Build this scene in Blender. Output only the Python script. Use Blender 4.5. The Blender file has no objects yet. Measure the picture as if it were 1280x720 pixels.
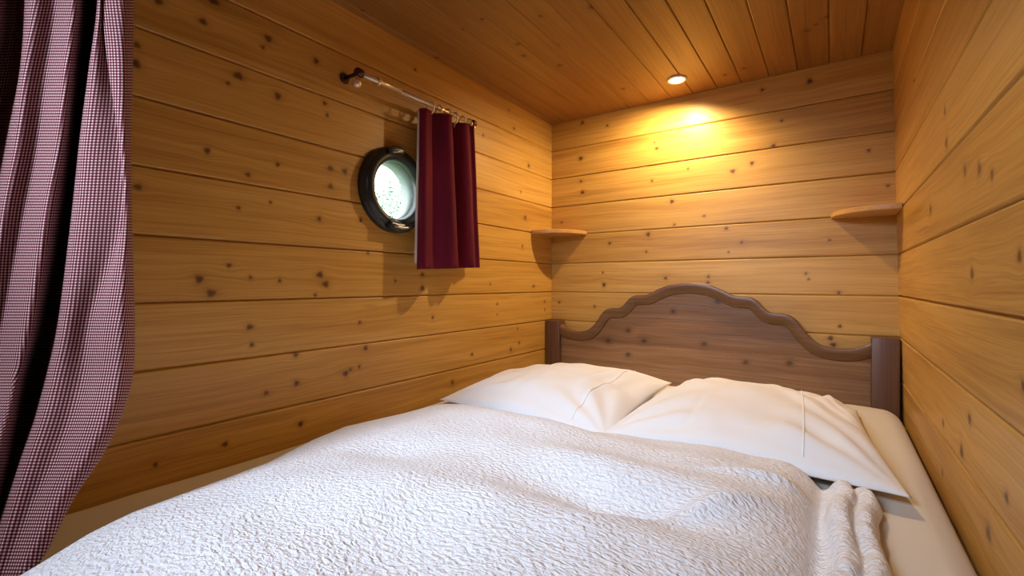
KNOT_LEFT=[[-1.77, 1.568], [-1.773, 1.528], [-1.504, 1.674], [-1.49, 1.703], [-1.353, 1.698], [-1.326, 1.586], [-1.318, 1.554], [-1.565, 1.578], [-1.589, 1.551], [-1.636, 1.376], [-1.465, 1.561], [-1.731, 1.68], [-1.62, 1.736], [-1.643, 1.676], [-1.77, 1.267], [-1.566, 1.25], [-1.486, 1.275], [-1.466, 1.379], [-1.308, 1.401], [-1.308, 1.348], [-1.345, 1.248], [-1.543, 1.337], [-1.589, 1.106], [-1.629, 1.039], [-1.538, 1.077], [-1.462, 1.069], [-1.343, 1.087], [-1.325, 1.06], [-1.358, 1.029], [-1.654, 1.072], [-1.54, 0.951], [-1.535, 0.905], [-1.742, 0.664], [-1.6, 0.669], [-1.404, 0.67], [-1.417, 0.865], [-1.415, 0.786], [-1.499, 0.775], [-1.184, 0.857], [-1.241, 0.797], [-1.258, 0.788], [-1.208, 0.802], [-1.062, 1.071], [-0.936, 1.095], [-0.936, 1.046], [-1.202, 1.26], [-1.259, 1.402], [-1.174, 1.16], [-0.883, 0.937], [-1.206, 0.94], [-0.531, 1.06], [-0.178, 1.049], [-0.255, 1.379], [-0.624, 1.359], [-0.294, 1.496], [-0.224, 1.635], [-0.481, 0.972], [-0.481, 0.926], [-0.069, 0.97], [-0.069, 0.929], [-0.279, 1.24], [-0.306, 0.782], [-0.375, 0.758], [-0.32, 0.85], [-0.655, 0.771], [-0.775, 0.677], [-0.351, 1.78], [-0.393, 1.851], [-0.581, 1.689], [-0.97, 1.818]]
KNOT_BACK=[[0.177, 1.872], [0.31, 1.832], [0.541, 1.711], [0.552, 1.682], [0.168, 1.694], [0.169, 1.579], [0.178, 1.522], [0.53, 1.536], [0.69, 1.569], [0.871, 1.534], [0.943, 1.557], [0.979, 1.848], [1.141, 1.843], [1.048, 1.71], [1.02, 1.616], [1.324, 1.548], [1.379, 1.413], [0.621, 1.432], [0.632, 1.327], [0.847, 1.296], [0.856, 1.196], [0.513, 1.291], [0.505, 1.211], [0.324, 1.259], [1.208, 1.228], [0.059, 1.38], [0.906, 1.234], [0.758, 1.356], [0.743, 1.801], [0.295, 1.057], [0.289, 1.116], [0.775, 1.068], [0.777, 1.092], [0.594, 1.088], [0.046, 0.965], [0.245, 0.949], [1.133, 1.102], [1.142, 1.08], [1.242, 0.903], [1.213, 0.856], [1.222, 0.832], [1.238, 1.029]]
KNOT_RIGHT=[[-0.48, 1.608], [-1.13, 1.24], [-1.036, 1.256], [-1.198, 1.218], [-0.889, 1.34], [-0.881, 1.406], [-1.307, 1.096], [-1.067, 1.079], [-0.689, 1.235], [-0.779, 0.761], [-1.023, 0.828], [-1.227, 0.769], [-1.128, 0.676], [-0.954, 0.752], [-0.755, 0.646], [-1.309, 0.937]]
KNOT_CEIL=[[0.036, -1.221], [0.307, -0.978], [0.467, -0.889], [0.62, -0.844], [0.315, -0.788], [0.286, -0.708], [0.426, -0.705], [0.358, -0.568], [0.015, -0.876], [0.219, -0.968], [0.618, -0.841], [0.478, -0.226], [0.862, -0.124], [0.932, -0.142], [1.17, -0.348], [1.145, -0.322], [1.2, -0.379]]
KNOT_HEAD=[[0.641, 0.941], [0.437, 0.845], [0.338, 0.79], [0.437, 0.732], [0.511, 0.802], [0.93, 0.744], [1.083, 0.756], [0.825, 0.988], [0.771, 0.807], [0.169, 0.802]]
GINGHAM=[[[0.02, -2.0331, 1.8439], [0.092, -2.0126, 1.7804], [0.1358, -1.9885, 1.7756], [0.0679, -1.9619, 1.8343], [0.0885, -1.9538, 1.8294], [0.1914, -1.9563, 1.7707], [0.203, -1.9275, 1.7874], [0.2529, -1.9176, 1.7678], [0.205, -1.8979, 1.8099], [0.1246, -1.8737, 1.8735], [0.171, -1.8785, 1.8442], [0.2716, -1.8973, 1.7737], [0.2537, -1.8888, 1.7904], [0.2705, -1.8931, 1.7777], [0.2916, -1.8749, 1.7806], [0.2564, -1.8502, 1.8198], [0.1708, -1.8296, 1.8833], [0.0947, -1.8575, 1.9028]], [[0.02, -2.0405, 1.6859], [0.0845, -2.0194, 1.6352], [0.1339, -1.9915, 1.6313], [0.07, -1.9621, 1.6782], [0.0906, -1.954, 1.6743], [0.1912, -1.9581, 1.6275], [0.2005, -1.9308, 1.6408], [0.251, -1.9205, 1.6252], [0.2047, -1.8998, 1.6588], [0.1249, -1.8753, 1.7095], [0.1725, -1.8792, 1.6861], [0.2725, -1.8983, 1.6299], [0.2551, -1.8895, 1.6432], [0.2719, -1.8938, 1.633], [0.2936, -1.8752, 1.6354], [0.2573, -1.8513, 1.6666], [0.1717, -1.8307, 1.7174], [0.0957, -1.8588, 1.7329]], [[0.02, -2.0469, 1.5484], [0.078, -2.0253, 1.5089], [0.1323, -1.994, 1.5059], [0.0718, -1.9624, 1.5424], [0.0924, -1.9543, 1.5394], [0.191, -1.9596, 1.5029], [0.1983, -1.9338, 1.5133], [0.2493, -1.923, 1.5011], [0.2045, -1.9014, 1.5273], [0.1252, -1.8767, 1.5669], [0.1738, -1.8798, 1.5486], [0.2732, -1.8992, 1.5048], [0.2563, -1.89, 1.5152], [0.2732, -1.8943, 1.5072], [0.2953, -1.8754, 1.5091], [0.2581, -1.8522, 1.5335], [0.1726, -1.8318, 1.573], [0.0965, -1.8598, 1.5851]], [[0.02, -2.0539, 1.4247], [0.0705, -2.0318, 1.3952], [0.1226, -2.0019, 1.393], [0.0585, -1.973, 1.4202], [0.0872, -1.9593, 1.418], [0.1804, -1.9682, 1.3908], [0.1864, -1.9433, 1.3985], [0.2403, -1.9305, 1.3895], [0.196, -1.9086, 1.409], [0.1148, -1.8853, 1.4385], [0.1627, -1.8889, 1.4249], [0.2636, -1.9071, 1.3922], [0.2665, -1.8843, 1.4], [0.2821, -1.8894, 1.3941], [0.2975, -1.8751, 1.3954], [0.2574, -1.854, 1.4136], [0.171, -1.8343, 1.4431], [0.0968, -1.8612, 1.4521]], [[0.02, -2.0609, 1.3009], [0.063, -2.0383, 1.2815], [0.1129, -2.0099, 1.2801], [0.0353, -1.9903, 1.2981], [0.065, -1.9759, 1.2966], [0.1697, -1.9768, 1.2786], [0.1745, -1.9528, 1.2838], [0.2313, -1.938, 1.2778], [0.1875, -1.9158, 1.2907], [0.1044, -1.8939, 1.3101], [0.1515, -1.8979, 1.3012], [0.2539, -1.915, 1.2796], [0.2798, -1.8764, 1.2848], [0.2962, -1.8809, 1.2809], [0.2997, -1.8749, 1.2818], [0.2567, -1.8558, 1.2938], [0.1694, -1.8369, 1.3132], [0.097, -1.8625, 1.3192]], [[0.02, -2.068, 1.1772], [0.0555, -2.0447, 1.1679], [0.0967, -2.0223, 1.1672], [0.0199, -2.0029, 1.1759], [0.0466, -1.99, 1.1752], [0.1524, -1.99, 1.1665], [0.1563, -1.9666, 1.169], [0.216, -1.9497, 1.1661], [0.1752, -1.9256, 1.1724], [0.0922, -1.9037, 1.1818], [0.1409, -1.9066, 1.1774], [0.2464, -1.9215, 1.167], [0.2826, -1.8758, 1.1696], [0.301, -1.8789, 1.1677], [0.3035, -1.8735, 1.1681], [0.258, -1.8563, 1.1739], [0.1713, -1.837, 1.1833], [0.0972, -1.8638, 1.1862]], [[0.02, -2.0781, 0.9985], [0.0446, -2.054, 1.0037], [0.0733, -2.0403, 1.0041], [0.0199, -2.021, 0.9994], [0.0201, -2.0102, 0.9998], [0.1273, -2.0091, 1.0045], [0.13, -1.9866, 1.0032], [0.1941, -1.9667, 1.0048], [0.1492, -1.9455, 1.0015], [0.0652, -1.9245, 0.9964], [0.1205, -1.9227, 0.9987], [0.2298, -1.9347, 1.0044], [0.2414, -1.9061, 1.0031], [0.2823, -1.8936, 1.0041], [0.2993, -1.8783, 1.0039], [0.2627, -1.855, 1.0008], [0.1749, -1.8366, 0.9957], [0.0945, -1.8679, 0.9941]], [[0.02, -2.0875, 0.9023], [0.0319, -2.0638, 0.9153], [0.0606, -2.05, 0.9163], [0.0199, -2.0315, 0.9043], [0.0198, -2.0219, 0.9054], [0.1131, -2.0199, 0.9173], [0.1138, -1.9988, 0.914], [0.1779, -1.9788, 0.918], [0.1296, -1.96, 0.9094], [0.0463, -1.9386, 0.8965], [0.1039, -1.9352, 0.9025], [0.2158, -1.9454, 0.9168], [0.2346, -1.9118, 0.9135], [0.2777, -1.8978, 0.9161], [0.2967, -1.8811, 0.9155], [0.2606, -1.8574, 0.9076], [0.1718, -1.8399, 0.8946], [0.0841, -1.8761, 0.8906]], [[0.02, -2.0954, 0.8403], [0.0456, -2.072, 0.8561], [0.0728, -2.0584, 0.8573], [0.0199, -2.0417, 0.8428], [0.0274, -2.0331, 0.844], [0.1222, -2.0294, 0.8586], [0.1249, -2.0101, 0.8545], [0.184, -1.9899, 0.8594], [0.1443, -1.973, 0.849], [0.0737, -1.9548, 0.8332], [0.1234, -1.9514, 0.8405], [0.221, -1.9582, 0.858], [0.24, -1.9275, 0.8539], [0.2803, -1.9132, 0.8571], [0.3004, -1.8962, 0.8563], [0.2704, -1.8756, 0.8467], [0.191, -1.8635, 0.8309], [0.1203, -1.8917, 0.826]], [[0.02, -2.1029, 0.7824], [0.0597, -2.0799, 0.7993], [0.0854, -2.0665, 0.8007], [0.0334, -2.0515, 0.7851], [0.0507, -2.0438, 0.7864], [0.1317, -2.0387, 0.802], [0.1365, -2.021, 0.7976], [0.1861, -2.0037, 0.8028], [0.1598, -1.9854, 0.7917], [0.1002, -1.9715, 0.7748], [0.1394, -1.9699, 0.7826], [0.2227, -1.9734, 0.8013], [0.241, -1.9463, 0.7969], [0.2754, -1.9336, 0.8003], [0.2926, -1.9192, 0.7996], [0.2717, -1.8997, 0.7892], [0.2005, -1.8937, 0.7723], [0.1362, -1.9212, 0.7671]], [[0.02, -2.11, 0.7286], [0.0742, -2.0876, 0.745], [0.0982, -2.0743, 0.7463], [0.0599, -2.0608, 0.7312], [0.0745, -2.0541, 0.7325], [0.1416, -2.0477, 0.7476], [0.1486, -2.0315, 0.7433], [0.1888, -2.0171, 0.7484], [0.1738, -1.9988, 0.7376], [0.1268, -1.988, 0.7213], [0.1576, -1.9867, 0.7288], [0.2257, -1.9876, 0.7469], [0.2379, -1.9679, 0.7426], [0.2646, -1.9581, 0.7459], [0.28, -1.9455, 0.7452], [0.2641, -1.9299, 0.7352], [0.2037, -1.9283, 0.7188], [0.1543, -1.9491, 0.7138]], [[0.02, -2.1197, 0.6694], [0.0909, -2.0971, 0.6829], [0.113, -2.0841, 0.684], [0.0896, -2.0734, 0.6716], [0.1024, -2.0668, 0.6726], [0.1513, -2.0599, 0.6851], [0.1612, -2.0455, 0.6816], [0.1933, -2.0323, 0.6857], [0.188, -2.0167, 0.6768], [0.1589, -2.0077, 0.6634], [0.1827, -2.0047, 0.6696], [0.2314, -2.0033, 0.6845], [0.2405, -1.9894, 0.681], [0.2646, -1.9786, 0.6837], [0.2735, -1.9711, 0.6831], [0.2665, -1.958, 0.6749], [0.2231, -1.9589, 0.6614], [0.1791, -1.9803, 0.6572]], [[0.0413, -2.1258, 0.6333], [0.1023, -2.1033, 0.6435], [0.1232, -2.0904, 0.6443], [0.1099, -2.0814, 0.6349], [0.1216, -2.0749, 0.6357], [0.1581, -2.0678, 0.6451], [0.1701, -2.0544, 0.6425], [0.1967, -2.0421, 0.6456], [0.1981, -2.0281, 0.6389], [0.1812, -2.0201, 0.6287], [0.2003, -2.0161, 0.6334], [0.2357, -2.0134, 0.6447], [0.2435, -2.0028, 0.6421], [0.2595, -1.9957, 0.6441], [0.2688, -1.9884, 0.6437], [0.2659, -1.9783, 0.6374], [0.2342, -1.9806, 0.6272], [0.1975, -1.9999, 0.624]]]
import bpy, bmesh, math, random
import numpy as np
from mathutils import Vector, Matrix
random.seed(4); rng = np.random.default_rng(7)
SC = bpy.context.scene; COL = SC.collection
PI = math.pi
H = 1.893            # ceiling height
LEAN = 0.026         # the right wall leans a little
def xr(z): return 1.392 - LEAN*(z-1.754)
SEAMS = [1.754-0.147*k for k in range(12)]

# ---------------------------------------------------------------- helpers
def setp(o, label=None, cat=None, group=None, kind=None):
    if label: o['label'] = label
    if cat: o['category'] = cat
    if group: o['group'] = group
    if kind: o['kind'] = kind
    return o
def empty(name, loc, label, cat, group=None):
    o = bpy.data.objects.new(name, None); COL.objects.link(o); o.location = loc
    o.empty_display_size = .05
    return setp(o, label, cat, group)
def link(name, me, mat=None, parent=None, smooth=True):
    o = bpy.data.objects.new(name, me); COL.objects.link(o)
    if mat is not None: me.materials.append(mat)
    if smooth and len(me.polygons):
        me.polygons.foreach_set('use_smooth', [True]*len(me.polygons))
    if parent is not None:
        o.parent = parent
        o.matrix_parent_inverse = Matrix.Identity(4)
        pw = Vector((0,0,0)); q = parent
        while q is not None: pw += q.location; q = q.parent
        o.location = -pw
    return o
def from_bm(name, bm, mat=None, parent=None, smooth=True):
    bmesh.ops.recalc_face_normals(bm, faces=bm.faces)
    me = bpy.data.meshes.new(name); bm.to_mesh(me); bm.free()
    return link(name, me, mat, parent, smooth)
def grid_mesh(name, P, uv=None, closed_u=False, mask=None):
    """P: (nv,nu,3) array -> quad mesh"""
    nv, nu = P.shape[:2]
    idx = np.arange(nv*nu).reshape(nv, nu)
    if closed_u: idx = np.concatenate([idx, idx[:, :1]], 1)
    q = np.stack([idx[:-1,:-1], idx[:-1,1:], idx[1:,1:], idx[1:,:-1]], -1)
    if mask is not None: q = q[mask]
    q = q.reshape(-1,4)
    me = bpy.data.meshes.new(name)
    me.vertices.add(nv*nu); me.vertices.foreach_set('co', P.reshape(-1).astype(np.float32))
    me.loops.add(q.size); me.loops.foreach_set('vertex_index', q.reshape(-1).astype(np.int32))
    me.polygons.add(len(q)); me.polygons.foreach_set('loop_start', np.arange(0, q.size, 4, dtype=np.int32))
    me.update(calc_edges=True)
    if uv is not None:
        l = me.uv_layers.new(name='UVMap')
        l.data.foreach_set('uv', uv.reshape(-1,2)[q.reshape(-1)].reshape(-1).astype(np.float32))
    me.validate()
    return me
def add_box(bm, x0,x1,y0,y1,z0,z1, bev=0.0, seg=2):
    r = bmesh.ops.create_cube(bm, size=1)
    for v in r['verts']:
        v.co = Vector((x0+(v.co.x+.5)*(x1-x0), y0+(v.co.y+.5)*(y1-y0), z0+(v.co.z+.5)*(z1-z0)))
    if bev:
        es = list({e for v in r['verts'] for e in v.link_edges})
        bmesh.ops.bevel(bm, geom=es, offset=bev, segments=seg, affect='EDGES', profile=.6)
def frame_of(d):
    d = d.normalized(); a = Vector((0,0,1)) if abs(d.z) < .9 else Vector((1,0,0))
    u = d.cross(a).normalized(); return u, d.cross(u).normalized()
def add_tube(bm, pts, r, n=12, closed=False, caps=True):
    pts = [Vector(p) for p in pts]; rings = []
    N = len(pts); prev = None
    for i, p in enumerate(pts):
        if closed: d = pts[(i+1) % N]-pts[i-1]
        else: d = pts[min(i+1, N-1)]-pts[max(i-1, 0)]
        d.normalize()
        if prev is None: u, w = frame_of(d)
        else:
            u = (prev - d*prev.dot(d)).normalized(); w = d.cross(u)
        prev = u
        rr = r[i] if isinstance(r, (list, tuple)) else r
        rings.append([bm.verts.new(p+(u*math.cos(2*PI*k/n)+w*math.sin(2*PI*k/n))*rr) for k in range(n)])
    M = N if closed else N-1
    for i in range(M):
        a, b = rings[i], rings[(i+1) % N]
        for k in range(n): bm.faces.new((a[k], a[(k+1) % n], b[(k+1) % n], b[k]))
    if caps and not closed:
        bm.faces.new(rings[0][::-1]); bm.faces.new(rings[-1])
def add_lathe(bm, prof, origin, axis, n=48, closed_prof=False):
    """prof: list of (distance along axis, radius)"""
    axis = Vector(axis).normalized(); u, w = frame_of(axis); o = Vector(origin); rings = []
    for a, r in prof:
        rings.append([bm.verts.new(o+axis*a+(u*math.cos(2*PI*k/n)+w*math.sin(2*PI*k/n))*max(r, 1e-5)) for k in range(n)])
    pairs = list(zip(rings[:-1], rings[1:]))
    if closed_prof: pairs.append((rings[-1], rings[0]))
    for a, b in pairs:
        for k in range(n): bm.faces.new((a[k], a[(k+1) % n], b[(k+1) % n], b[k]))
    bmesh.ops.remove_doubles(bm, verts=bm.verts, dist=2e-5)
def catmull(ctrl, n):
    """ctrl (m,k) -> (n,k) through the points"""
    c = np.asarray(ctrl, float); m = len(c)
    t = np.linspace(0, m-1, n); i = np.clip(t.astype(int), 0, m-2); f = (t-i)[:, None]
    p0 = c[np.clip(i-1, 0, m-1)]; p1 = c[i]; p2 = c[i+1]; p3 = c[np.clip(i+2, 0, m-1)]
    return .5*((2*p1)+(-p0+p2)*f+(2*p0-5*p1+4*p2-p3)*f**2+(-p0+3*p1-3*p2+p3)*f**3)
def vnoise(x, y, seed=0):
    """smooth 2-D value noise, arrays in, -1..1"""
    r = np.random.default_rng(seed).uniform(-1, 1, (64, 64))
    xi = np.floor(x).astype(int); yi = np.floor(y).astype(int); fx = x-xi; fy = y-yi
    fx = fx*fx*(3-2*fx); fy = fy*fy*(3-2*fy)
    g = lambda a, b: r[a % 64, b % 64]
    return (g(xi, yi)*(1-fx)+g(xi+1, yi)*fx)*(1-fy)+(g(xi, yi+1)*(1-fx)+g(xi+1, yi+1)*fx)*fy

# ---------------------------------------------------------------- materials
class NT:
    def __init__(s, name):
        s.m = bpy.data.materials.new(name); s.m.use_nodes = True
        s.t = s.m.node_tree; s.t.nodes.clear()
        s.out = s.n('ShaderNodeOutputMaterial'); s.b = s.n('ShaderNodeBsdfPrincipled')
        s.l(s.b.outputs[0], s.out.inputs[0])
    def n(s, typ, **k):
        o = s.t.nodes.new(typ)
        for a, v in k.items(): setattr(o, a, v)
        return o
    def l(s, a, b): s.t.links.new(a, b)
    def math(s, op, a, b=None, c=None, clamp=False):
        o = s.n('ShaderNodeMath', operation=op, use_clamp=clamp)
        for i, v in enumerate((a, b, c)):
            if v is None: continue
            if isinstance(v, (int, float)): o.inputs[i].default_value = v
            else: s.l(v, o.inputs[i])
        return o.outputs[0]
    def mix(s, f, a, b, blend='MIX'):
        o = s.n('ShaderNodeMix', data_type='RGBA', blend_type=blend)
        for sock, v in ((o.inputs[0], f), (o.inputs[6], a), (o.inputs[7], b)):
            if isinstance(v, (int, float)): sock.default_value = v
            elif isinstance(v, tuple): sock.default_value = (*v, 1) if len(v) == 3 else v
            else: s.l(v, sock)
        return o.outputs[2]
    def ramp(s, f, stops):
        o = s.n('ShaderNodeValToRGB'); e = o.color_ramp.elements
        while len(e) < len(stops): e.new(.5)
        for el, (p, c) in zip(e, stops): el.position = p; el.color = (*c, 1)
        s.l(f, o.inputs[0]); return o.outputs[0]
    def noise(s, vec, scale, detail=3, rough=.5, dist=0.0):
        o = s.n('ShaderNodeTexNoise'); o.inputs['Scale'].default_value = scale
        o.inputs['Detail'].default_value = detail; o.inputs['Roughness'].default_value = rough
        o.inputs['Distortion'].default_value = dist
        if vec is not None: s.l(vec, o.inputs['Vector'])
        return o.outputs['Fac']
    def mapping(s, vec, scale=(1,1,1), rot=(0,0,0)):
        o = s.n('ShaderNodeMapping'); o.inputs['Scale'].default_value = scale; o.inputs['Rotation'].default_value = rot
        s.l(vec, o.inputs['Vector']); return o.outputs[0]
    def bump(s, h, strength=.3, dist=.01):
        o = s.n('ShaderNodeBump'); o.inputs['Strength'].default_value = strength; o.inputs['Distance'].default_value = dist
        s.l(h, o.inputs['Height']); s.l(o.outputs[0], s.b.inputs['Normal'])
    def attr(s, name):
        return s.n('ShaderNodeAttribute', attribute_name=name)
    def set(s, **k):
        for a, v in k.items():
            s.b.inputs[a.replace('_', ' ')].default_value = v
        return s.m
    def color(s, c): s.l(c, s.b.inputs['Base Color'])
def plain(name, col, rough=.5, metal=0.0, **k):
    t = NT(name); t.b.inputs['Base Color'].default_value = (*col, 1)
    return t.set(Roughness=rough, Metallic=metal, **k)

def wood(name, light, mid, dark, knotc, rough=.42, spec=.5, attr=True, tone_amp=.13, scale=1.0, axis=0):
    t = NT(name)
    if attr:
        vec = t.attr('grain').outputs['Vector']
    else:
        tc = t.n('ShaderNodeTexCoord'); vec = tc.outputs['Object']
        if axis == 1: vec = t.mapping(vec, rot=(0,0,PI/2))
        if axis == 2: vec = t.mapping(vec, rot=(0,PI/2,0))
    v1 = t.mapping(vec, (1.3*scale, 34*scale, 34*scale if not attr else 1))
    v2 = t.mapping(vec, (4*scale, 260*scale, 210*scale if not attr else 1))
    v3 = t.mapping(vec, (.9*scale, 9*scale, 9*scale if not attr else 1))
    bands = t.noise(v1, 1.0, 3, .55, .35)
    fine = t.noise(v2, 1.0, 2, .6)
    broad = t.noise(v3, 1.0, 2, .5, .2)
    f = t.math('ADD', t.math('MULTIPLY', bands, .46), t.math('ADD', t.math('MULTIPLY', fine, .34), t.math('MULTIPLY', broad, .24)))
    if attr:
        tone = t.attr('tone').outputs['Fac']
        f = t.math('ADD', f, t.math('MULTIPLY', tone, tone_amp))
    c = t.ramp(f, [(.30, dark), (.50, mid), (.72, light)])
    ln = t.noise(t.mapping(vec, (1.1*scale, 75*scale, 75*scale if not attr else 1)), 1.0, 2, .55, .2)
    ln = t.math('SUBTRACT', 1.0, t.math('MULTIPLY', t.math('ABSOLUTE', t.math('SUBTRACT', ln, .5)), 22.0), clamp=True)
    c = t.mix(t.math('MULTIPLY', ln, .38), c, dark)
    if attr:
        k = t.attr('knot').outputs['Fac']
        halo = t.attr('halo').outputs['Fac']
        c = t.mix(t.math('MULTIPLY', halo, .5), c, tuple(.55*a+.45*b for a, b in zip(dark, knotc)))
        c = t.mix(k, c, knotc)
        stain = t.noise(t.mapping(vec, (2.3, 2.3, 1)), 1.0, 3, .6)
        c = t.mix(t.math('MULTIPLY', t.math('SUBTRACT', stain, .45, clamp=True), .5), c, dark)
    t.color(c)
    t.bump(fine, .10, .002)
    return t.set(Roughness=rough, **{'Specular_IOR_Level': spec})

M = {}
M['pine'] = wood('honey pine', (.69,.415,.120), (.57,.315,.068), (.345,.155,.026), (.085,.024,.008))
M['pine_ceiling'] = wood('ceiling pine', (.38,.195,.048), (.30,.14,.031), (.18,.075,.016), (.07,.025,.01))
M['pine_shelf'] = wood('shelf pine', (.64,.38,.15), (.54,.29,.10), (.42,.2,.06), (.1,.04,.015), attr=False)
M['walnut'] = wood('brown stained pine', (.38,.20,.088), (.25,.12,.048), (.11,.046,.017), (.025,.009,.005), rough=.36, tone_amp=.25)
M['walnut_edge'] = wood('brown stained moulding', (.23,.115,.05), (.165,.078,.032), (.085,.036,.014), (.02,.01,.005), rough=.36, attr=False)
M['walnut_post'] = wood('brown stained post', (.17,.075,.033), (.115,.047,.02), (.06,.024,.01), (.02,.01,.005), rough=.36, attr=False, axis=2)
M['floor_wood'] = wood('floor boards', (.36,.2,.09), (.28,.14,.06), (.16,.07,.03), (.05,.02,.01))
M['black_metal'] = plain('dark green black paint', (.020,.024,.022), .32)
M['steel'] = plain('dull steel', (.33,.33,.32), .38, 1.0)
M['brass'] = plain('aged brass', (.84,.70,.48), .28, .6)
M['brass_dark'] = plain('dark bronze', (.085,.035,.022), .35, .6)
M['reveal'] = plain('pale painted reveal', (.30,.37,.34), .45)
M['chrome'] = plain('white lamp trim', (.85,.80,.70), .3)
M['lining'] = plain('cream lining', (.74,.62,.48), .85)

def mat_glass():
    t = NT('pane glass'); t.t.nodes.remove(t.b)
    tr = t.n('ShaderNodeBsdfTransparent'); gl = t.n('ShaderNodeBsdfGlossy'); gl.inputs['Roughness'].default_value = .03
    mx = t.n('ShaderNodeMixShader'); mx.inputs[0].default_value = .05
    t.l(tr.outputs[0], mx.inputs[1]); t.l(gl.outputs[0], mx.inputs[2]); t.l(mx.outputs[0], t.out.inputs[0])
    return t.m
M['glass'] = mat_glass()
def mat_emit(name, col, s):
    t = NT(name); t.t.nodes.remove(t.b)
    e = t.n('ShaderNodeEmission'); e.inputs[0].default_value = (*col, 1); e.inputs[1].default_value = s
    t.l(e.outputs[0], t.out.inputs[0]); return t.m
M['bulb'] = mat_emit('lit bulb', (1.0,.76,.42), 16.0)

def mat_velvet():
    t = NT('burgundy velvet')
    tc = t.n('ShaderNodeTexCoord')
    nz = t.noise(t.mapping(tc.outputs['Object'], (30,30,3)), 1.0, 3, .6)
    t.color(t.ramp(nz, [(.3,(.085,.003,.012)), (.7,(.165,.006,.023))]))
    t.bump(t.noise(tc.outputs['Object'], 500, 2), .12, .002)
    t.b.inputs['Sheen Weight'].default_value = .4; t.b.inputs['Sheen Roughness'].default_value = .35
    t.b.inputs['Sheen Tint'].default_value = (.9,.25,.3,1)
    return t.set(Roughness=.8, Specular_IOR_Level=.2)
M['velvet'] = mat_velvet()

PITCH = .0047
def mat_gingham():
    t = NT('burgundy and white gingham')
    uv = t.n('ShaderNodeTexCoord').outputs['UV']
    sp = t.n('ShaderNodeSeparateXYZ'); t.l(uv, sp.inputs[0])
    def stripe(s):
        a = t.math('FRACT', t.math('MULTIPLY', s, 1/PITCH))
        return t.math('GREATER_THAN', a, .43)
    u, v = stripe(sp.outputs[0]), stripe(sp.outputs[1])
    n = t.math('MULTIPLY', t.math('ADD', u, v), .5)
    o = t.n('ShaderNodeValToRGB'); o.color_ramp.interpolation = 'CONSTANT'
    e = o.color_ramp.elements; e.new(.75)
    for el, (p, c) in zip(e, [(0,(.62,.51,.45)), (.25,(.22,.058,.072)), (.75,(.045,.006,.012))]):
        el.position = p; el.color = (*c, 1)
    t.l(n, o.inputs[0]); t.color(o.outputs[0])
    return t.set(Roughness=.9, Specular_IOR_Level=.15)
M['gingham'] = mat_gingham()

def mat_cloth(name, col, scale=0, amp=.0, weave=True, warm=None, rough=.9):
    t = NT(name); tc = t.n('ShaderNodeTexCoord').outputs['Object']
    t.b.inputs['Base Color'].default_value = (*col, 1)
    if warm:
        t.color(t.mix(t.noise(tc, 3.0, 3, .6), col, warm))
    h = t.noise(tc, 420, 2, .6)
    t.bump(h, .08, .001)
    t.b.inputs['Sheen Weight'].default_value = .15
    return t.set(Roughness=rough, Specular_IOR_Level=.2)
M['sheet'] = mat_cloth('cream sheet cotton', (.69,.625,.54), warm=(.63,.56,.47))
M['pillow'] = mat_cloth('white pillow cotton', (.81,.795,.80))
def mat_seersucker():
    t = NT('white crinkled cotton')
    uv = t.n('ShaderNodeTexCoord').outputs['UV']
    t.b.inputs['Base Color'].default_value = (.83,.82,.85,1)
    w = t.noise(uv, 14, 2, .5)
    a = t.noise(t.mapping(uv, (88,170,1), (0,0,.45)), 1.0, 1.5, .45, .5)
    b = t.noise(t.mapping(uv, (190,120,1), (0,0,-.3)), 1.0, 1, .4, .3)
    ridge = t.math('MULTIPLY_ADD', a, 2.6, -.8, clamp=True)
    h = t.math('ADD', t.math('MULTIPLY', ridge, .75), t.math('MULTIPLY', b, .55))
    t.bump(h, .72, .0055)
    t.b.inputs['Sheen Weight'].default_value = .2
    return t.set(Roughness=.92, Specular_IOR_Level=.15)
M['seersucker'] = mat_seersucker()

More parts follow.
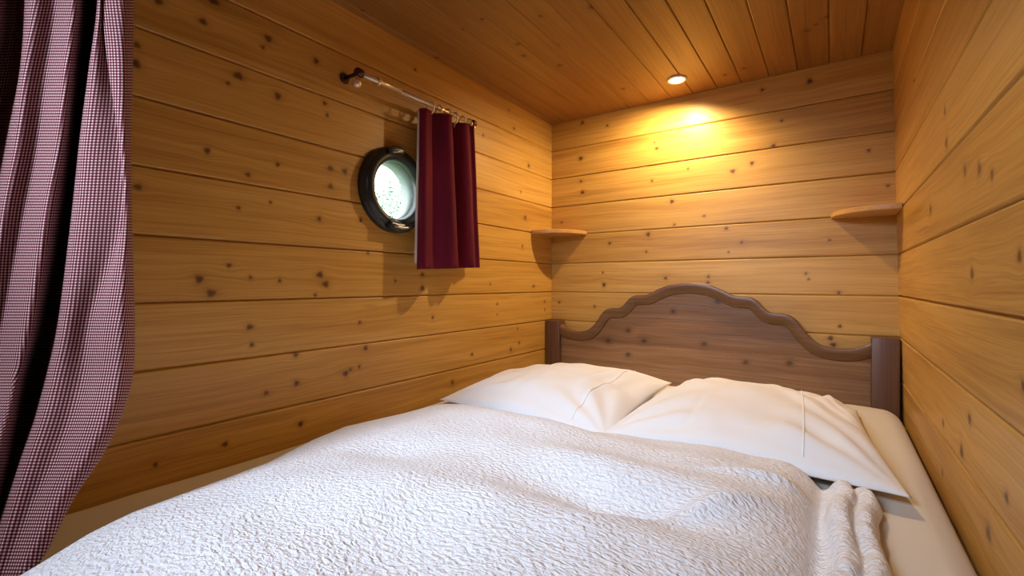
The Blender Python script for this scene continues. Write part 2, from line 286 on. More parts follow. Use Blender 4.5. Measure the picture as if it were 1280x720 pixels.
# ---------------------------------------------------------------- planked surfaces
def lines(a, b, step):
    n = max(1, int(round((b-a)/step))); return list(np.linspace(a, b, n+1))
def planked(name, us, v_seams, v0, v1, place, knots, mat, seed=0, hole=None, rect=None, groove=.0026, depth=.008, vstep=.0036, big=()):
    """boards run along u; v crosses them. place(u,v,d) -> points, d = depth into the wall"""
    r = np.random.default_rng(seed)
    edges = [v0]+sorted([s for s in v_seams if v0+.004 < s < v1-.004])+[v1]
    vs, ds, pid = [], [], []
    for i, (a, b) in enumerate(zip(edges[:-1], edges[1:])):
        inner = lines(a+groove, b-groove, vstep)
        g0 = groove*.55
        first = [a-.03] if i == 0 else [a+1e-5, a+g0]; d0 = [0] if i == 0 else [depth, depth*.9]
        last = [b+.03] if i == len(edges)-2 else [b-g0, b-1e-5]; d1 = [0] if i == len(edges)-2 else [depth*.9, depth]
        vs += first+inner+last; ds += d0+[0]*len(inner)+d1; pid += [i]*(len(first)+len(inner)+len(last))
    us = np.array(us); vs = np.array(vs); ds = np.array(ds); pid = np.array(pid)
    U, V = np.meshgrid(us, vs); D = np.repeat(ds[:, None], len(us), 1); PD = np.repeat(pid[:, None], len(us), 1)
    tone = r.uniform(-.5, .5, len(edges)); off = r.uniform(0, 40, len(edges))
    VW = V.copy(); UW = U.copy()
    VW = VW + .006*vnoise(U*2.2+off[PD]*3, V*5, seed+1) + .0025*vnoise(U*7+off[PD], V*9, seed+2)
    K = np.zeros_like(U); HL = np.zeros_like(U)
    e = np.array(edges)
    kscale = 1.35 if name == 'wall_right' else 1.0
    for j, kk in enumerate(knots):
        ku, kv = kk[0], kk[1]; rad = kk[2] if len(kk) > 2 else (r.uniform(.004, .006) if r.random() < .5 else r.uniform(.006, .0095))
        rad *= kscale
        asp = r.uniform(.8, 1.3)
        if not (v0 < kv < v1): continue
        p = np.searchsorted(e, kv)-1
        sel = (PD == p)
        du = U-ku; dv = V-kv
        ang = np.arctan2(dv, du)
        rr = np.sqrt((du/asp)**2+dv**2)*(1+.14*np.sin(3*ang+j))
        g = np.exp(-((du/(rad*4.2))**2+(dv/(rad*3.0))**2))*sel
        VW -= .75*dv*g
        K = np.maximum(K, np.exp(-(rr/rad)**6)*sel*r.uniform(.8, 1.0))
        HL = np.maximum(HL, np.exp(-(rr/(rad*1.7))**2)*sel)
    P = place(U, V, D)
    mask = None
    if hole:
        cu = (us[:-1]+us[1:])/2; cv = (vs[:-1]+vs[1:])/2
        CU, CV = np.meshgrid(cu, cv); mask = (CU-hole[0])**2+(CV-hole[1])**2 > hole[2]**2
    if rect:
        cu = (us[:-1]+us[1:])/2; cv = (vs[:-1]+vs[1:])/2
        CU, CV = np.meshgrid(cu, cv); mask = ~((CU > rect[0]) & (CU < rect[1]) & (CV > rect[2]) & (CV < rect[3]))
    me = grid_mesh(name, P, mask=mask)
    n = len(me.vertices)
    a = me.attributes.new('grain', 'FLOAT_VECTOR', 'POINT')
    G = np.stack([UW+off[PD], VW, off[PD]*3.7], -1).reshape(-1, 3)
    a.data.foreach_set('vector', G.reshape(-1).astype(np.float32))
    for nm, arr in (('knot', K), ('halo', HL), ('tone', tone[PD])):
        a = me.attributes.new(nm, 'FLOAT', 'POINT'); a.data.foreach_set('value', arr.reshape(-1).astype(np.float32))
    o = link(name, me, mat, None, False)
    return o
YR = -3.6
far_u = lines(YR-.03, -2.15, .05)[:-1]
# left wall (inner face x = 0)
PC = (-1.07, 1.374)  # porthole centre (y, z)
o = planked('wall_left', far_u+lines(-2.15, .02, .0036), SEAMS, 0, H, lambda u, v, d: np.stack([-d, u, v], -1), KNOT_LEFT, M['pine'], 1, hole=(*PC, .112))
setp(o, kind='structure')
o = planked('wall_back', lines(-.02, 1.45, .0036), SEAMS, 0, H, lambda u, v, d: np.stack([u, d, v], -1), KNOT_BACK, M['pine'], 22)
setp(o, kind='structure')
o = planked('wall_right', far_u+lines(-2.15, .02, .0036), SEAMS, 0, H, lambda u, v, d: np.stack([xr(v)+d, u, v], -1), KNOT_RIGHT, M['pine'], 5, groove=.0034, depth=.010)
setp(o, kind='structure')
SX0, SX1, SY0, SY1 = .22, .82, -3.20, -2.70   # opening cut for the added rooflight
CS = [.225,.325,.425,.523,.62,.713,.8115,.905,1.005,1.102,1.2045,1.30]
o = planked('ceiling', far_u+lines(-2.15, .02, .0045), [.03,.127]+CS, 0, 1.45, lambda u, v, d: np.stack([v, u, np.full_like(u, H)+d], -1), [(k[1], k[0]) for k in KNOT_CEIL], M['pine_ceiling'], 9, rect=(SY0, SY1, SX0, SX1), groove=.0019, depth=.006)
setp(o, kind='structure')
o = planked('floor', lines(YR, 0, .05), lines(.0, 1.45, .12), 0, 1.45, lambda u, v, d: np.stack([v, u, -d], -1), [], M['floor_wood'], 12)
setp(o, kind='structure')
# rear wall, behind the camera, and an unseen rooflight added to light the bed
o = planked('wall_rear', lines(-.02, 1.45, .05), SEAMS, 0, H, lambda u, v, d: np.stack([u, YR-d, v], -1), [], M['pine'], 30, vstep=.03)
setp(o, kind='structure')
bm = bmesh.new()
for b in ((SX0-.05,SX0,SY0-.05,SY1+.05), (SX1,SX1+.05,SY0-.05,SY1+.05), (SX0,SX1,SY0-.05,SY0), (SX0,SX1,SY1,SY1+.05)):
    add_box(bm, b[0], b[1], b[2], b[3], H-.012, H+.05, .003)
w2 = setp(from_bm('added_rooflight', bm, M['pine_shelf'], None, False), kind='structure')
bm = bmesh.new(); add_box(bm, SX0, SX1, SY0, SY1, H+.034, H+.038); from_bm('pane', bm, M['glass'], w2, False)

# ---------------------------------------------------------------- porthole (window_1)
o3 = (0, PC[0], PC[1])
bm = bmesh.new()
add_lathe(bm, [(.0005,.143),(.010,.143),(.017,.1405),(.020,.136),(.021,.131),(.024,.128),(.031,.124),(.034,.118),(.034,.110),(.031,.103),(.026,.0985),(.018,.096),(-.002,.0955),(-.002,.112),(.0005,.116)], o3, (1,0,0), 96, True)
port = from_bm('window_1', bm, M['black_metal']); setp(port, kind='structure')
bm = bmesh.new()
add_lathe(bm, [(-.002,.0955),(-.062,.0955),(-.062,.112),(-.0005,.112)], o3, (1,0,0), 96, True)
from_bm('reveal', bm, M['reveal'], port)
bm = bmesh.new()
add_lathe(bm, [(-.050,0),(-.050,.0953),(-.054,.0953),(-.054,0)], o3, (1,0,0), 64)
from_bm('pane', bm, M['glass'], port)
def lug(a0, a1, r0, r1, x0, x1, n=14):
    bm = bmesh.new(); rows = []
    for i in range(n+1):
        a = a0+(a1-a0)*i/n
        s = 1-.35*abs(2*i/n-1)**3
        mid = (r0+r1)/2; h = (r1-r0)/2*s
        rows.append([bm.verts.new((x, PC[0]+r*math.cos(a), PC[1]+r*math.sin(a))) for x, r in ((x0,mid-h),(x1-.003,mid-h),(x1,mid-h+.003),(x1,mid+h-.003),(x1-.003,mid+h),(x0,mid+h))])
    for p, q in zip(rows[:-1], rows[1:]):
        for k in range(6): bm.faces.new((p[k], p[(k+1) % 6], q[(k+1) % 6], q[k]))
    bm.faces.new(rows[0]); bm.faces.new(rows[-1][::-1]); return bm
D2 = math.radians
hb = from_bm('hinge', lug(D2(248), D2(292), .112, .142, .02, .042), M['black_metal'], port)
bm = bmesh.new()
add_tube(bm, [(.044, PC[0]+.128*math.cos(D2(a)), PC[1]+.128*math.sin(D2(a))) for a in (254, 262, 270, 278, 286)], .006, 10)
add_tube(bm, [(.0405, PC[0]+.1105*math.cos(D2(a)), PC[1]+.1105*math.sin(D2(a))) for a in (246, 256, 266)], .0035, 8)
p = from_bm('hinge_pin', bm, M['steel'], hb); p['label'] = 'dull steel hinge pin'
lt = from_bm('latch', lug(D2(84), D2(112), .112, .142, .02, .04), M['black_metal'], port)
bm = bmesh.new()
add_tube(bm, [(.042, PC[0]+.122*math.cos(D2(a)), PC[1]+.122*math.sin(D2(a))) for a in (88, 98, 108)], .0045, 10)
p = from_bm('latch_bolt', bm, M['steel'], lt); p['label'] = 'dull steel bolt'

# ---------------------------------------------------------------- curtain rod over the porthole
RX, RZ, RY0, RY1 = .07, 1.681, -1.254, -.738
rod = empty('curtain_rod', (RX, (RY0+RY1)/2, RZ), 'thin brass curtain rod with rings fixed to the plank wall above the round window', 'curtain rod')
bm = bmesh.new(); add_tube(bm, [(RX, RY0-.004, RZ), (RX, -1.10, RZ)], .0086, 20)
from_bm('outer_tube', bm, M['brass'], rod)
bm = bmesh.new(); add_tube(bm, [(RX, -1.10, RZ), (RX, RY1, RZ)], .0074, 20); from_bm('inner_tube', bm, M['brass'], rod)
bm = bmesh.new(); add_lathe(bm, [(-.006,.0096),(-.006,.0120),(-.003,.0128),(.003,.0128),(.006,.0120),(.006,.0096)], (RX,-1.188,RZ), (0,1,0), 24, True); from_bm('collar', bm, M['brass'], rod)
for y, nm in ((RY0-.006, 'a'), (RY1+.004, 'b')):
    bm = bmesh.new()
    s = -1 if nm == 'a' else 1
    add_lathe(bm, [(-.010,0),(-.010,.0125),(-.004,.0135),(.006,.0135),(.011,.011),(.013,0)], (RX, y, RZ), (0,s,0), 24)
    add_tube(bm, [(RX, y, RZ), (.045, y, RZ), (.004, y, RZ)], .006, 12)
    add_lathe(bm, [(0,0),(0,.016),(.004,.016),(.006,.011),(.006,0)], (0, y, RZ), (1,0,0), 24)
    br = from_bm('wall_bracket', bm, M['brass_dark'], rod)
    if nm == 'a':
        bm = bmesh.new()
        pr = [(0,.002),(.006,.004),(.012,.004),(.016,.010),(.022,.0135),(.030,.0135),(.037,.009),(.041,0)]
        add_lathe(bm, pr, (RX, y-.006, RZ-.008), (0,-.1,-1), 20)
        k = from_bm('end_knob', bm, M['brass'], br); k['label'] = 'small shiny brass knob'
    else:
        bm = bmesh.new()
        add_lathe(bm, [(0,.005),(.004,.009),(.010,.011),(.016,.009),(.019,0)], (RX, y-.002, RZ-.006), (0,.1,-1), 20)
        k = from_bm('end_knob', bm, M['brass'], br); k['label'] = 'small shiny brass knob'
ring_y = [-.965,-.925,-.885,-.842,-.800,-.765]
for i, y in enumerate(ring_y):
    bm = bmesh.new(); t = random.uniform(-.5, .5)
    c = Vector((RX, y, RZ-.0125))
    add_tube(bm, [c+Vector((math.cos(a)*.0205, math.sin(t)*math.cos(a)*.014, math.sin(a)*.0205)) for a in np.linspace(0, 2*PI, 28, endpoint=False)], .0031, 8, closed=True)
    add_tube(bm, [c+Vector((0,0,-.0205)), c+Vector((0,0,-.031))], .0018, 8)
    from_bm('curtain_ring', bm, M['brass'], rod)

# ---------------------------------------------------------------- small burgundy curtain
def pleat(name, ctrl_top, ctrl_bot, z0, z1, mat, parent, n=90, m=40, zbot=None, thick=.0016):
    A, B = catmull(ctrl_top, n), catmull(ctrl_bot, n)
    t = np.linspace(0, 1, m)[:, None]
    X = A[None, :, 0]*(1-t)+B[None, :, 0]*t; Y = A[None, :, 1]*(1-t)+B[None, :, 1]*t
    zt = np.full(n, z0) if np.isscalar(z0) else np.interp(np.linspace(0, 1, n), *z0)
    zb = np.full(n, z1) if np.isscalar(z1) else np.interp(np.linspace(0, 1, n), *z1)
    Z = zt[None]*(1-t)+zb[None]*t
    X = X+.0016*vnoise(Y*30, Z*9, 3)
    me = grid_mesh(name, np.stack([X, Y, Z], -1))
    o = link(name, me, mat, parent)
    md = o.modifiers.new('thickness', 'SOLIDIFY'); md.thickness = thick; md.offset = 0
    return o
top = [(.066,-1.012),(.082,-1.000),(.080,-.978),(.074,-.955),(.094,-.935),(.110,-.917),(.106,-.897),(.072,-.884),(.046,-.872),(.050,-.850),(.080,-.832),(.100,-.808),(.094,-.785),(.104,-.770),(.078,-.757),(.054,-.750),(.062,-.736),(.056,-.722)]
bot = [(.060,-1.020),(.082,-1.006),(.082,-.982),(.078,-.955),(.100,-.928),(.122,-.900),(.116,-.874),(.078,-.862),(.056,-.850),(.066,-.835),(.094,-.810),(.112,-.784),(.104,-.760),(.112,-.745),(.082,-.732),(.060,-.724),(.072,-.706),(.060,-.690)]
red = pleat('window_curtain', top, bot, 1.655, ([0,.80,.84,1],[1.110,1.124,1.134,1.144]), M['velvet'], None)
setp(red, 'short burgundy velvet curtain with cream lining drawn to the right of the round window', 'curtain')
lt = [(x-.012, y) for x, y in top]; lb = [(x-.014, y) for x, y in bot]
lt[0] = (.056,-1.0125); lb[0] = (.050,-1.0215); lb[1] = (.066,-1.006); lt[1] = (.068,-1.001)
lt[-1] = (.046,-.712); lb[-1] = (.042,-.668); lb[-2] = (.058,-.684)
ln = pleat('lining', lt, lb, 1.652, ([0,.6,1],[1.13,1.13,1.142]), M['lining'], red, thick=.001); ln['label'] = 'cream cotton lining showing along the edges'
bm = bmesh.new()
A = catmull(top, 60); pts = [Vector((p[0], p[1], 1.652)) for p in A]
add_tube(bm, pts, .0035, 8); from_bm('heading_tape', bm, M['velvet'], red)

# ---------------------------------------------------------------- corner shelves
def shelf(name, corner, sx, label, r=.203, z0=1.306, th=.0185):
    bm = bmesh.new(); cx = corner
    n = 28; prof = [(0,0)]
    e = .86
    arc = []
    for i in range(n+1):
        a = PI/2*i/n
        arc.append((r*math.cos(a)**e, r*math.sin(a)**e))
    out = [(.0008,.0008)]+[(max(a,.0008), max(b,.0008)) for a, b in arc]
    def ring(z, inset):
        return [bm.verts.new((cx+sx*(p[0]-(inset*p[0]/r if i else 0)), -(p[1]-(inset*p[1]/r if i else 0)), z)) for i, p in enumerate(out)]
    R = [ring(z0,.0025), ring(z0+.0025,0), ring(z0+th-.0025,0), ring(z0+th,.0025)]
    N = len(out)
    for a, b in zip(R[:-1], R[1:]):
        for k in range(N): bm.faces.new((a[k], a[(k+1) % N], b[(k+1) % N], b[k]))
    bm.faces.new(R[0][::-1]); bm.faces.new(R[-1])
    o = from_bm(name, bm, M['pine_shelf'], None, False)
    setp(o, label, 'shelf', 'corner shelves')
    for (a, b) in ((.145,.022), (.055,.022)):
        bm = bmesh.new()
        add_lathe(bm, [(-.004,.0),(-.004,.0036),(.0015,.0036),(.0022,.0)], (cx+sx*a, -b, z0), (0,0,-1), 14)
        s = from_bm('screw', bm, M['steel'], o); s['label'] = 'pale steel screw head'
    return o
shelf('corner_shelf', .0, 1, 'small rounded pine corner shelf between the porthole wall and the end wall')
shelf('corner_shelf', xr(1.33)-.001, -1, 'small rounded pine corner shelf against the right wall above the headboard post', r=.19)

# ---------------------------------------------------------------- ceiling spotlight
LX, LY = .692, -.192
lamp = empty('ceiling_spotlight', (LX, LY, H), 'small round lit spotlight set into the plank ceiling near the end wall', 'ceiling light')
bm = bmesh.new(); add_lathe(bm, [(0.0005,.028),(0.0005,.040),(-.003,.040),(-.006,.036),(-.006,.030),(-.002,.028)], (LX, LY, H), (0,0,1), 40, True)
from_bm('trim_ring', bm, M['chrome'], lamp)
bm = bmesh.new(); add_lathe(bm, [(-.0005,0),(-.012,0.0001),(-.0105,.014),(-.006,.024),(-.001,.0278)], (LX, LY, H), (0,0,1), 40)
b = from_bm('bulb', bm, M['bulb'], lamp); b['label'] = 'glowing warm bulb face'

# ---------------------------------------------------------------- bed
bed = empty('bed', (.71, -1.0, 0), 'double bed with a dark brown scalloped wooden headboard against the end wall', 'bed')
half = [(0.0,.873),(.06,.873),(.070,.872),(.098,.843),(.135,.828),(.188,.824),(.235,.833),(.266,.857),(.288,.884),(.310,.921),(.333,.940),(.360,.947),(.395,.947),(.412,.955),(.430,.974),(.448,.996),(.470,1.008),(.505,1.010),(.535,1.014),(.580,1.038),(.625,1.056),(.675,1.064),(.709,1.066)]
prof = half+[(1.418-x, z) for x, z in half[::-1][1:]]
px = np.array([p[0] for p in prof]); pz = np.array([p[1] for p in prof])
def topz(x): return np.interp(x, px, pz)
HX0, HX1 = .004, 1.410
xs = np.unique(np.concatenate([np.linspace(HX0, HX1, 240), px[(px > HX0) & (px < HX1)]]))
vs = np.linspace(0, 1, 110)
XX, VV = np.meshgrid(xs, vs); TZ = topz(XX); ZZ_ = .25+(TZ-.004-.25)*VV
YF = np.full_like(XX, -.048)
YF += .0005*vnoise(XX*3, ZZ_*40, 8)
me = grid_mesh('headboard', np.stack([XX, YF, ZZ_], -1))
K = np.zeros_like(XX); HL = np.zeros_like(XX); VW = ZZ_+.010*vnoise(XX*2.1, ZZ_*4, 31)+.004*vnoise(XX*6, ZZ_*8, 32)
for j, (kx, kz) in enumerate(KNOT_HEAD):
    rad = .007+.003*((j*37) % 5)/5
    d = np.sqrt(((XX-kx)/1.3)**2+(ZZ_-kz)**2)
    VW -= .75*(ZZ_-kz)*np.exp(-(((XX-kx)/(rad*4))**2+((ZZ_-kz)/(rad*3))**2))
    K = np.maximum(K, .75*np.exp(-(d/rad)**4)); HL = np.maximum(HL, np.exp(-(d/(1.9*rad))**2))
a = me.attributes.new('grain', 'FLOAT_VECTOR', 'POINT'); a.data.foreach_set('vector', np.stack([XX, VW, np.zeros_like(XX)], -1).reshape(-1).astype(np.float32))
for nm, arr in (('knot', K), ('halo', HL), ('tone', .35*np.floor((ZZ_-.02)/.19 % 2)-.2)):
    a = me.attributes.new(nm, 'FLOAT', 'POINT'); a.data.foreach_set('value', arr.reshape(-1).astype(np.float32))
head = link('headboard', me, M['walnut'], bed)
md = head.modifiers.new('thickness', 'SOLIDIFY'); md.thickness = .034; md.offset = -1
# make sure the solid grows towards the wall
# moulding along the scalloped top
xs2 = np.linspace(.086, 1.332, 360); zs2 = topz(xs2)
k = np.ones(7)/7; zs2 = np.convolve(np.pad(zs2, 3, mode='edge'), k, 'valid')
def band(name, d0, d1, y_back, y_front, mat, parent):
    dx = np.gradient(xs2); dz = np.gradient(zs2); L = np.hypot(dx, dz); nx, nz = dz/L, -dx/L
    sec = [(d0,y_back),(d0,y_front+.003),(d0+.0012,y_front+.001),(d0+.004,y_front),(d1-.011,y_front),(d1-.0095,y_front+.003),(d1-.006,y_front+.0035),(d1-.003,y_front+.006),(d1,y_back)]
    P = np.zeros((len(sec), len(xs2), 3))
    for i, (d, y) in enumerate(sec):
        # offset downwards mostly, so the scallop tips stay crisp
        P[i, :, 0] = xs2+nx*d*.55; P[i, :, 1] = y; P[i, :, 2] = zs2-d*(1-.25*(1-np.abs(nz)))
    P = np.concatenate([P, P[:1]], 0)
    return link(name, grid_mesh(name, P), mat, parent)
band('moulding', -.001, .047, -.046, -.064, M['walnut_edge'], head)
for x0, x1 in ((.004,.084), (1.332,1.411)):
    bm = bmesh.new(); add_box(bm, x0, x1, -.070, -.012, 0, .874, .003, 2); from_bm('post', bm, M['walnut_post'], head)
bm = bmesh.new(); add_box(bm, .03, 1.39, -1.97, -.09, .30, .40, .006); from_bm('base', bm, M['walnut_post'], bed, False)
for x in (.05, 1.31):
    for y in (-1.95, -.16):
        bm = bmesh.new(); add_box(bm, x, x+.06, y, y+.06, 0, .30, .003); from_bm('leg', bm, M['walnut_post'], bed, False)

# mattress
MT = .63
def mattress():
    x0, x1, y0, y1, z0, z1 = .003, 1.417, -2.03, -.082, .40, MT
    bm = bmesh.new()
    N, Mm = 120, 140
    R = .055
    # cross section in x (rounded), swept along y with rounded ends
    def sect(n=44):
        pts = []
        for i in range(9):
            a = PI/2*i/8; pts.append((x0+R-R*math.cos(a), z1-R+R*math.sin(a)))
        for i in range(1, n): pts.append((x0+R+(x1-x0-2*R)*i/n, z1))
        for i in range(9):
            a = PI/2*i/8; pts.append((x1-R+R*math.sin(a), z1-R+R*math.cos(a)))
        pts += [(x1, z0+.02), (x1-.01, z0), (x0+.01, z0), (x0, z0+.02)]
        return np.array(pts)
    S = sect(); ys = []
    for i in range(9): a = PI/2*i/8; ys.append((y0+R-R*math.cos(a), R-R*math.sin(a)))
    for i in range(1, 90): ys.append((y0+R+(y1-y0-2*R)*i/90, 0))
    for i in range(9): a = PI/2*(1-i/8); ys.append((y1-R+R*math.cos(a), R-R*math.sin(a)))
    P = np.zeros((len(ys), len(S), 3))
    for i, (y, ins) in enumerate(ys):
        P[i, :, 0] = np.clip(S[:, 0], x0+ins*.6, x1-ins*.6); P[i, :, 1] = y
        P[i, :, 2] = np.where(S[:, 1] > z1-R-1e-6, S[:, 1]-ins*(S[:, 1]-(z1-R))/R, S[:, 1])
    X, Y, Z = P[..., 0], P[..., 1], P[..., 2]
    top = np.clip((Z-(z1-.05))/.05, 0, 1)
    w = .0022*vnoise(X*9, Y*5, 41)+.0012*vnoise(X*22, Y*14, 42)
    # long crease near the right edge where the sheet is tucked
    w -= .004*np.exp(-((X-1.352+.012*np.sin(Y*5))/.006)**2)*np.clip((-.85-Y)*4, 0, 1)
    w += .003*np.exp(-((X-1.372+.012*np.sin(Y*5))/.012)**2)*np.clip((-.6-Y)*4, 0, 1)
    # sheet bunched up behind the right pillow
    w += .014*np.exp(-(((X-1.27)/.13)**2+((Y+.22)/.17)**2))
    P[..., 2] += w*top
    me = grid_mesh('mattress', P, closed_u=True)
    o = link('mattress', me, M['sheet'])
    return o
mat_o = setp(mattress(), 'wide mattress in a plain cream fitted sheet lying on the bed', 'mattress')

# ---------------------------------------------------------------- pillows
def pillow(name, corners, T, zb, label, seed, n=96, pinch=.05, crease=()):
    c = [np.array(p, float) for p in corners]  # FL FR BR BL (x,y,z of the seam)
    u = np.linspace(-1, 1, n); s = np.sign(u)*np.abs(u)**.8
    U, V = np.meshgrid(s, s)
    def base(U, V):
        a = (U+1)/2; b = (V+1)/2
        P = c[0]*((1-a)*(1-b))[..., None]+c[1]*(a*(1-b))[..., None]+c[2]*(a*b)[..., None]+c[3]*((1-a)*b)[..., None]
        ctr = sum(c)/4
        k = pinch*((1-U**2)*np.abs(V)**3+(1-V**2)*np.abs(U)**3)
        return P+(ctr-P)*k[..., None]
    B = base(U, V)
    fu = np.clip(1-np.abs(U)**2.6, 0, 1); fv = np.clip(1-np.abs(V)**2.6, 0, 1)
    th = (fu*fv)**.58
    wr = .0075*vnoise(U*2.2+seed, V*2.2, seed)+.004*vnoise(U*5, V*5+seed, seed+1)
    # folds running in from the corners
    for (cu, cv) in ((-1,-1), (1,-1), (1,1), (-1,1)):
        d = np.hypot(U-cu, V-cv); an = np.arctan2(V-cv, U-cu)
        wr += .0065*np.sin(an*13+seed+cu)*np.exp(-((d-.55)/.38)**2)
    for (u0, v0, u1, v1, w, h) in crease:
        du, dv = u1-u0, v1-v0; L2 = du*du+dv*dv
        tt = np.clip(((U-u0)*du+(V-v0)*dv)/L2, 0, 1)
        dd = np.hypot(U-u0-tt*du, V-v0-tt*dv)
        wr += h*np.exp(-(dd/w)**2)*np.sin(np.clip(tt, .02, .98)*PI)
    top = B.copy(); top[..., 2] = B[..., 2]+T*th+wr*np.clip(th*1.5, 0, 1)
    bt = B.copy(); bt[..., 2] = np.maximum(np.minimum(B[..., 2], zb+0*th), B[..., 2]-.03*th)
    bt[..., 2] = np.where(th > .02, np.minimum(bt[..., 2], top[..., 2]-.002), bt[..., 2])
    nv = n*n; idx = np.arange(nv).reshape(n, n)
    q1 = np.stack([idx[:-1,:-1], idx[:-1,1:], idx[1:,1:], idx[1:,:-1]], -1).reshape(-1, 4)
    q2 = q1[:, ::-1]+nv
    V3 = np.concatenate([top.reshape(-1, 3), bt.reshape(-1, 3)])
    bm = bmesh.new(); vs = [bm.verts.new(p) for p in V3]
    for f in np.concatenate([q1, q2]): bm.faces.new([vs[i] for i in f])
    bmesh.ops.remove_doubles(bm, verts=bm.verts, dist=.0004)
    o = from_bm(name, bm, M['pillow']); setp(o, label, 'pillow', 'bed pillows')
    return o, top
pl, topL = pillow('pillow', [(.075,-.93,.652),(.735,-.985,.648),(.725,-.355,.690),(.085,-.28,.655)], .086, MT+.0055,
    'plump white pillow on the left, tucked between its neighbour and the window wall', 3,
    crease=[(.35,-.7,.62,.9,.07,.010), (.55,-.8,.8,.6,.05,.008), (-.2,-.9,-.1,-.2,.05,-.005)])
pr, topR = pillow('pillow', [(.705,-.965,.655),(1.345,-1.0,.662),(1.285,-.30,.660),(.722,-.30,.664)], .091, MT+.0055,
    'plump white pillow on the right, one flat corner poking out beside the quilt', 9,
    crease=[(.1,.7,.95,-.75,.06,.010), (.35,.8,.98,-.5,.045,-.009), (.62,.8,1.0,-.3,.04,.008), (-.35,-.95,-.33,-.1,.03,-.004)])
def seam(parent, top, iu):
    bm = bmesh.new(); n = top.shape[0]
    add_tube(bm, [Vector(top[j, iu])+Vector((0,0,.0006)) for j in range(4, n-6, 2)], .0017, 6)
    from_bm('seam', bm, M['pillow'], parent)
seam(pr, topR, 66)
seam(pl, topL, 74)

# ---------------------------------------------------------------- quilt
def quilt():
    sec = [(.176,.634),(.158,.642),(.150,.660),(.160,.676),(.195,.688),(.27,.698),(.40,.707),(.60,.714),(.85,.712),(1.02,.710),(1.10,.704),(1.150,.692),(1.180,.672),(1.196,.652),(1.203,.645),(1.212,.652),(1.220,.668),(1.232,.677),(1.244,.674),(1.250,.662),(1.254,.660),(1.262,.668),(1.274,.669),(1.284,.656),(1.288,.642),(1.284,.6345)]
    nu, nv = 300, 260
    c = catmull(sec, 900); d = np.concatenate([[0], np.cumsum(np.hypot(*np.diff(c, axis=0).T))])
    s = np.linspace(0, d[-1], nu); sx = np.interp(s, d, c[:, 0]); sz = np.interp(s, d, c[:, 1])
    # lengthwise: rolled hem at the pillows, long top, falling over the foot
    ln = [(-.992,-.060),(-.982,-.050),(-.978,-.036),(-.984,-.018),(-1.005,-.006),(-1.05,0),(-1.2,.001),(-1.4,0),(-1.6,.002),(-1.8,.002),(-1.95,-.002),(-2.04,-.020),(-2.085,-.070),(-2.10,-.16),(-2.10,-.26)]
    cl = catmull(ln, 900); dl = np.concatenate([[0], np.cumsum(np.hypot(*np.diff(cl, axis=0).T))])
    t = np.linspace(0, dl[-1], nv); ty = np.interp(t, dl, cl[:, 0]); tz = np.interp(t, dl, cl[:, 1])
    X = np.repeat(sx[None], nv, 0); Y = np.repeat(ty[:, None], nu, 1)
    hs = np.clip((sz-MT)/.08, 0, 1)
    Zb = sz[None]+tz[:, None]*np.where(tz[:, None] > -.065, np.clip(hs, .08, 1)[None], 1)
    TOP = np.clip((hs[None]-.35)/.4, 0, 1)*np.clip((tz[:, None]+.06)/.04, 0, 1)
    # left edge swings away from the wall towards the foot
    wl = np.clip((.75-X)/.6, 0, 1)
    X = X+wl*np.interp(Y, [-2.1,-1.98,-1.92,-1.86,-1.74,-1.62,-1.48,-1.37,-1.2,-1.0], [.23,.165,.125,.10,.088,.068,.01,-.02,.018,.03])
    # wavy hem by the pillows and ripple along the loose right border
    Y = Y+np.clip((Y+1.12)/.1, 0, 1)*(.014*vnoise(X*5, X*0+.5, 51)-.050*np.clip((1.1-X)/.5,0,1)-.022*np.clip((X-.55)/.6,0,1)+.016*np.clip((X-1.2)/.06,0,1)+.022*np.exp(-((X-1.16)/.06)**2))
    wr = np.clip((X-1.195)/.02, 0, 1)
    X = X+wr*(.006*np.sin(Y*23+.6)+.005*vnoise(Y*19, Y*0+3.3, 52))
    G = lambda cx, cy, ax, ay, h, rot=0: h*np.exp(-((((X-cx)*math.cos(rot)+(Y-cy)*math.sin(rot))/ax)**2+((-(X-cx)*math.sin(rot)+(Y-cy)*math.cos(rot))/ay)**2))
    L = 1.5*(G(.93,-1.41,.16,.055,-.022,.15)+G(.90,-1.30,.22,.05,.010,.1)+G(1.05,-1.36,.16,.018,.010,.9)+G(1.12,-1.16,.10,.014,.008,.35)
        +G(.88,-1.53,.24,.06,.010,.1)+G(.42,-1.30,.20,.10,.006)+G(.55,-1.62,.30,.09,.010,.3)+G(.38,-1.50,.18,.05,-.010,.4)+G(.75,-1.72,.10,.10,-.012)+G(.36,-1.17,.22,.08,.012)+G(.50,-1.03,.22,.06,-.012)
        +G(.85,-1.06,.25,.05,-.010))
    L = L+.007*vnoise(X*6, Y*6, 55)+.004*vnoise(X*13, Y*13, 56)
    Z = Zb+L*TOP*np.clip((X-.24)/.25, .15, 1)
    # small ruffles on the border
    Z = Z+wr*np.clip((Zb-MT-.012)/.03, 0, 1)*(.004*vnoise(X*60, Y*40, 57)+.003*np.sin(Y*31))
    Z = np.where(Y > -2.04, np.maximum(Z, MT+.004), Z)
    uv = np.stack(np.meshgrid(s, t), -1)
    me = grid_mesh('quilt', np.stack([X, Y, Z], -1), uv)
    o = link('quilt', me, M['seersucker'])
    return o
q = setp(quilt(), 'white crinkled cotton quilt spread over the mattress below the two pillows', 'quilt')

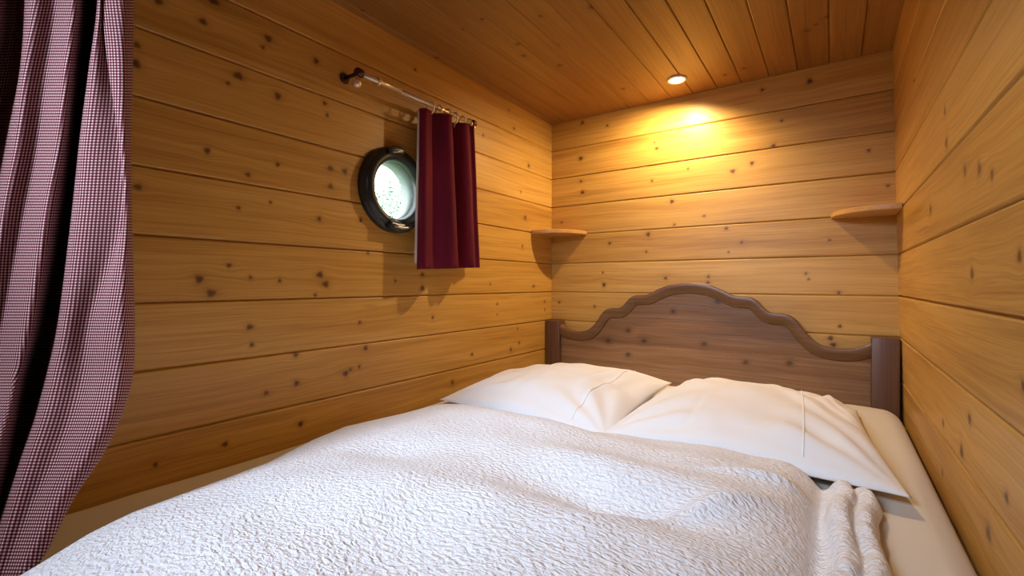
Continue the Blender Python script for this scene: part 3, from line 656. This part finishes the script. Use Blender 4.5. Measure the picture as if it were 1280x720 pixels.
# ---------------------------------------------------------------- gingham curtain in the left foreground
G = np.array(GINGHAM)                       # rows (top to bottom) x columns
topr = G[:1].copy(); topr[..., 2] = H-.004
mid = .5*(topr+G[:1])
G = np.concatenate([topr, mid, G], 0)
nr, ncol = G.shape[:2]; NU, NVv = 420, 150
A = np.stack([catmull(G[:, j], NVv) for j in range(ncol)], 1)
B = np.stack([catmull(A[i], NU) for i in range(NVv)], 0)
B[..., 0] = np.maximum(B[..., 0], .006)
B[..., 2] = np.maximum(B[..., 2], MT+.003)
su = np.concatenate([[0], np.cumsum(np.mean(np.linalg.norm(np.diff(B, axis=1), axis=2), 0))])
vv = np.concatenate([np.zeros((1, NU)), np.cumsum(np.linalg.norm(np.diff(B, axis=0), axis=2), 0)], 0)
vm = vv.mean(1)
ua = np.concatenate([np.zeros((NVv, 1)), np.cumsum(np.linalg.norm(np.diff(B, axis=1), axis=2), 1)], 1)
anc = int(round(11/(ncol-1)*(NU-1)))        # the weave is followed outwards from the front fold
ua = ua-ua[:, anc:anc+1]+su[anc]
uv = np.stack([ua, np.repeat(vm[:, None], NU, 1)], -1)
me = grid_mesh('gingham_curtain', B, uv)
cur = link('gingham_curtain', me, M['gingham'])
md = cur.modifiers.new('thickness', 'SOLIDIFY'); md.thickness = .0012; md.offset = 0
setp(cur, 'long burgundy and white gingham curtain hanging in folds at the foot of the bed', 'curtain')

# ---------------------------------------------------------------- outdoors, seen through the porthole
me = grid_mesh('ground', np.stack([*np.meshgrid(np.linspace(-14, -.12, 20), np.linspace(-9, 12, 20)), np.full((20, 20), -.35)], -1))
setp(link('ground', me, plain('grass', (.10,.16,.05), .9)), kind='structure')
tc = Vector((-6.6, 4.6, -.35))
tree = empty('tree', tc, 'pale green leafy tree outdoors seen through the round window', 'tree')
bm = bmesh.new(); add_tube(bm, [tc, tc+Vector((.05,0,.8)), tc+Vector((0,.08,1.5)), tc+Vector((.1,0,2.3))], [.12,.09,.06,.02], 10)
for a in range(5):
    an = a*1.3; h = 1.1+a*.12
    add_tube(bm, [tc+Vector((.03,.03,h)), tc+Vector((math.cos(an)*.5, math.sin(an)*.5, h+.5)), tc+Vector((math.cos(an)*.9, math.sin(an)*.9, h+.7))], [.05,.035,.012], 7)
from_bm('trunk', bm, plain('bark', (.12,.09,.06), .9), tree)
bm = bmesh.new()
for i in range(1500):
    d = Vector(rng.normal(0, 1, 3)); d.normalize(); rr = .9*rng.uniform(.2, 1)**.5
    cc = tc+Vector((.1,.25,2.85))+Vector((d.x*1.15, d.y*1.15, d.z*.95))*rr
    u = Vector(rng.normal(0, 1, 3)).normalized(); w = u.cross(Vector(rng.normal(0, 1, 3))).normalized(); s = rng.uniform(.03, .055)
    bm.faces.new([bm.verts.new(cc+u*s), bm.verts.new(cc+w*s*.55), bm.verts.new(cc-u*s), bm.verts.new(cc-w*s*.55)])
fo = from_bm('foliage', bm, plain('pale leaf', (.16,.26,.17), .7), tree, False)

# ---------------------------------------------------------------- light
w = bpy.data.worlds.new('sky'); SC.world = w; w.use_nodes = True
bg = w.node_tree.nodes['Background']; bg.inputs[0].default_value = (.86,.94,1,1); bg.inputs[1].default_value = 6.0
def light(name, typ, loc, energy, col, **k):
    d = bpy.data.lights.new(name, typ); d.energy = energy; d.color = col
    for a, v in k.items(): setattr(d, a, v)
    o = bpy.data.objects.new(name, d); COL.objects.link(o); o.location = loc; return o
WARM = (1.0,.73,.37)
light('spot_beam', 'SPOT', (LX, LY, H-.012), 62, WARM, spot_size=D2(168), spot_blend=.70, shadow_soft_size=.02).rotation_euler = (D2(3), D2(12), 0)
a = light('added_daylight', 'AREA', ((SX0+SX1)/2, (SY0+SY1)/2, H+.02), 10.8, (.66,.80,1.0), spread=D2(64), shape='RECTANGLE', size=SX1-SX0, size_y=SY1-SY0)  # unseen light added to brighten quilt and pillows, narrow beam aimed at the bed
a.rotation_euler = (Vector((.62,-.68,.70))-a.location).to_track_quat('-Z', 'Y').to_euler()

# ---------------------------------------------------------------- camera
cd = bpy.data.cameras.new('camera'); cam = bpy.data.objects.new('camera', cd); COL.objects.link(cam)
cd.sensor_width = 36; cd.lens = 36*581.96/1280; cd.clip_start = .01
yaw, pitch, roll = -.6041, -.0092, .0008
fw = Vector((math.sin(yaw)*math.cos(pitch), math.cos(yaw)*math.cos(pitch), math.sin(pitch)))
rt = Vector((math.cos(yaw), -math.sin(yaw), 0)); up = rt.cross(fw)
r2 = rt*math.cos(roll)+up*math.sin(roll); u2 = -rt*math.sin(roll)+up*math.cos(roll)
m = Matrix((r2, u2, -fw)).transposed().to_4x4(); m.translation = Vector((1.2206, -2.1349, 1.0617))
cam.matrix_world = m; SC.camera = cam
SC.view_settings.view_transform = 'Standard'; SC.view_settings.look = 'None'
SC.view_settings.gamma = 1.0; SC.view_settings.use_curve_mapping = False
SC.view_settings.exposure = 0.0
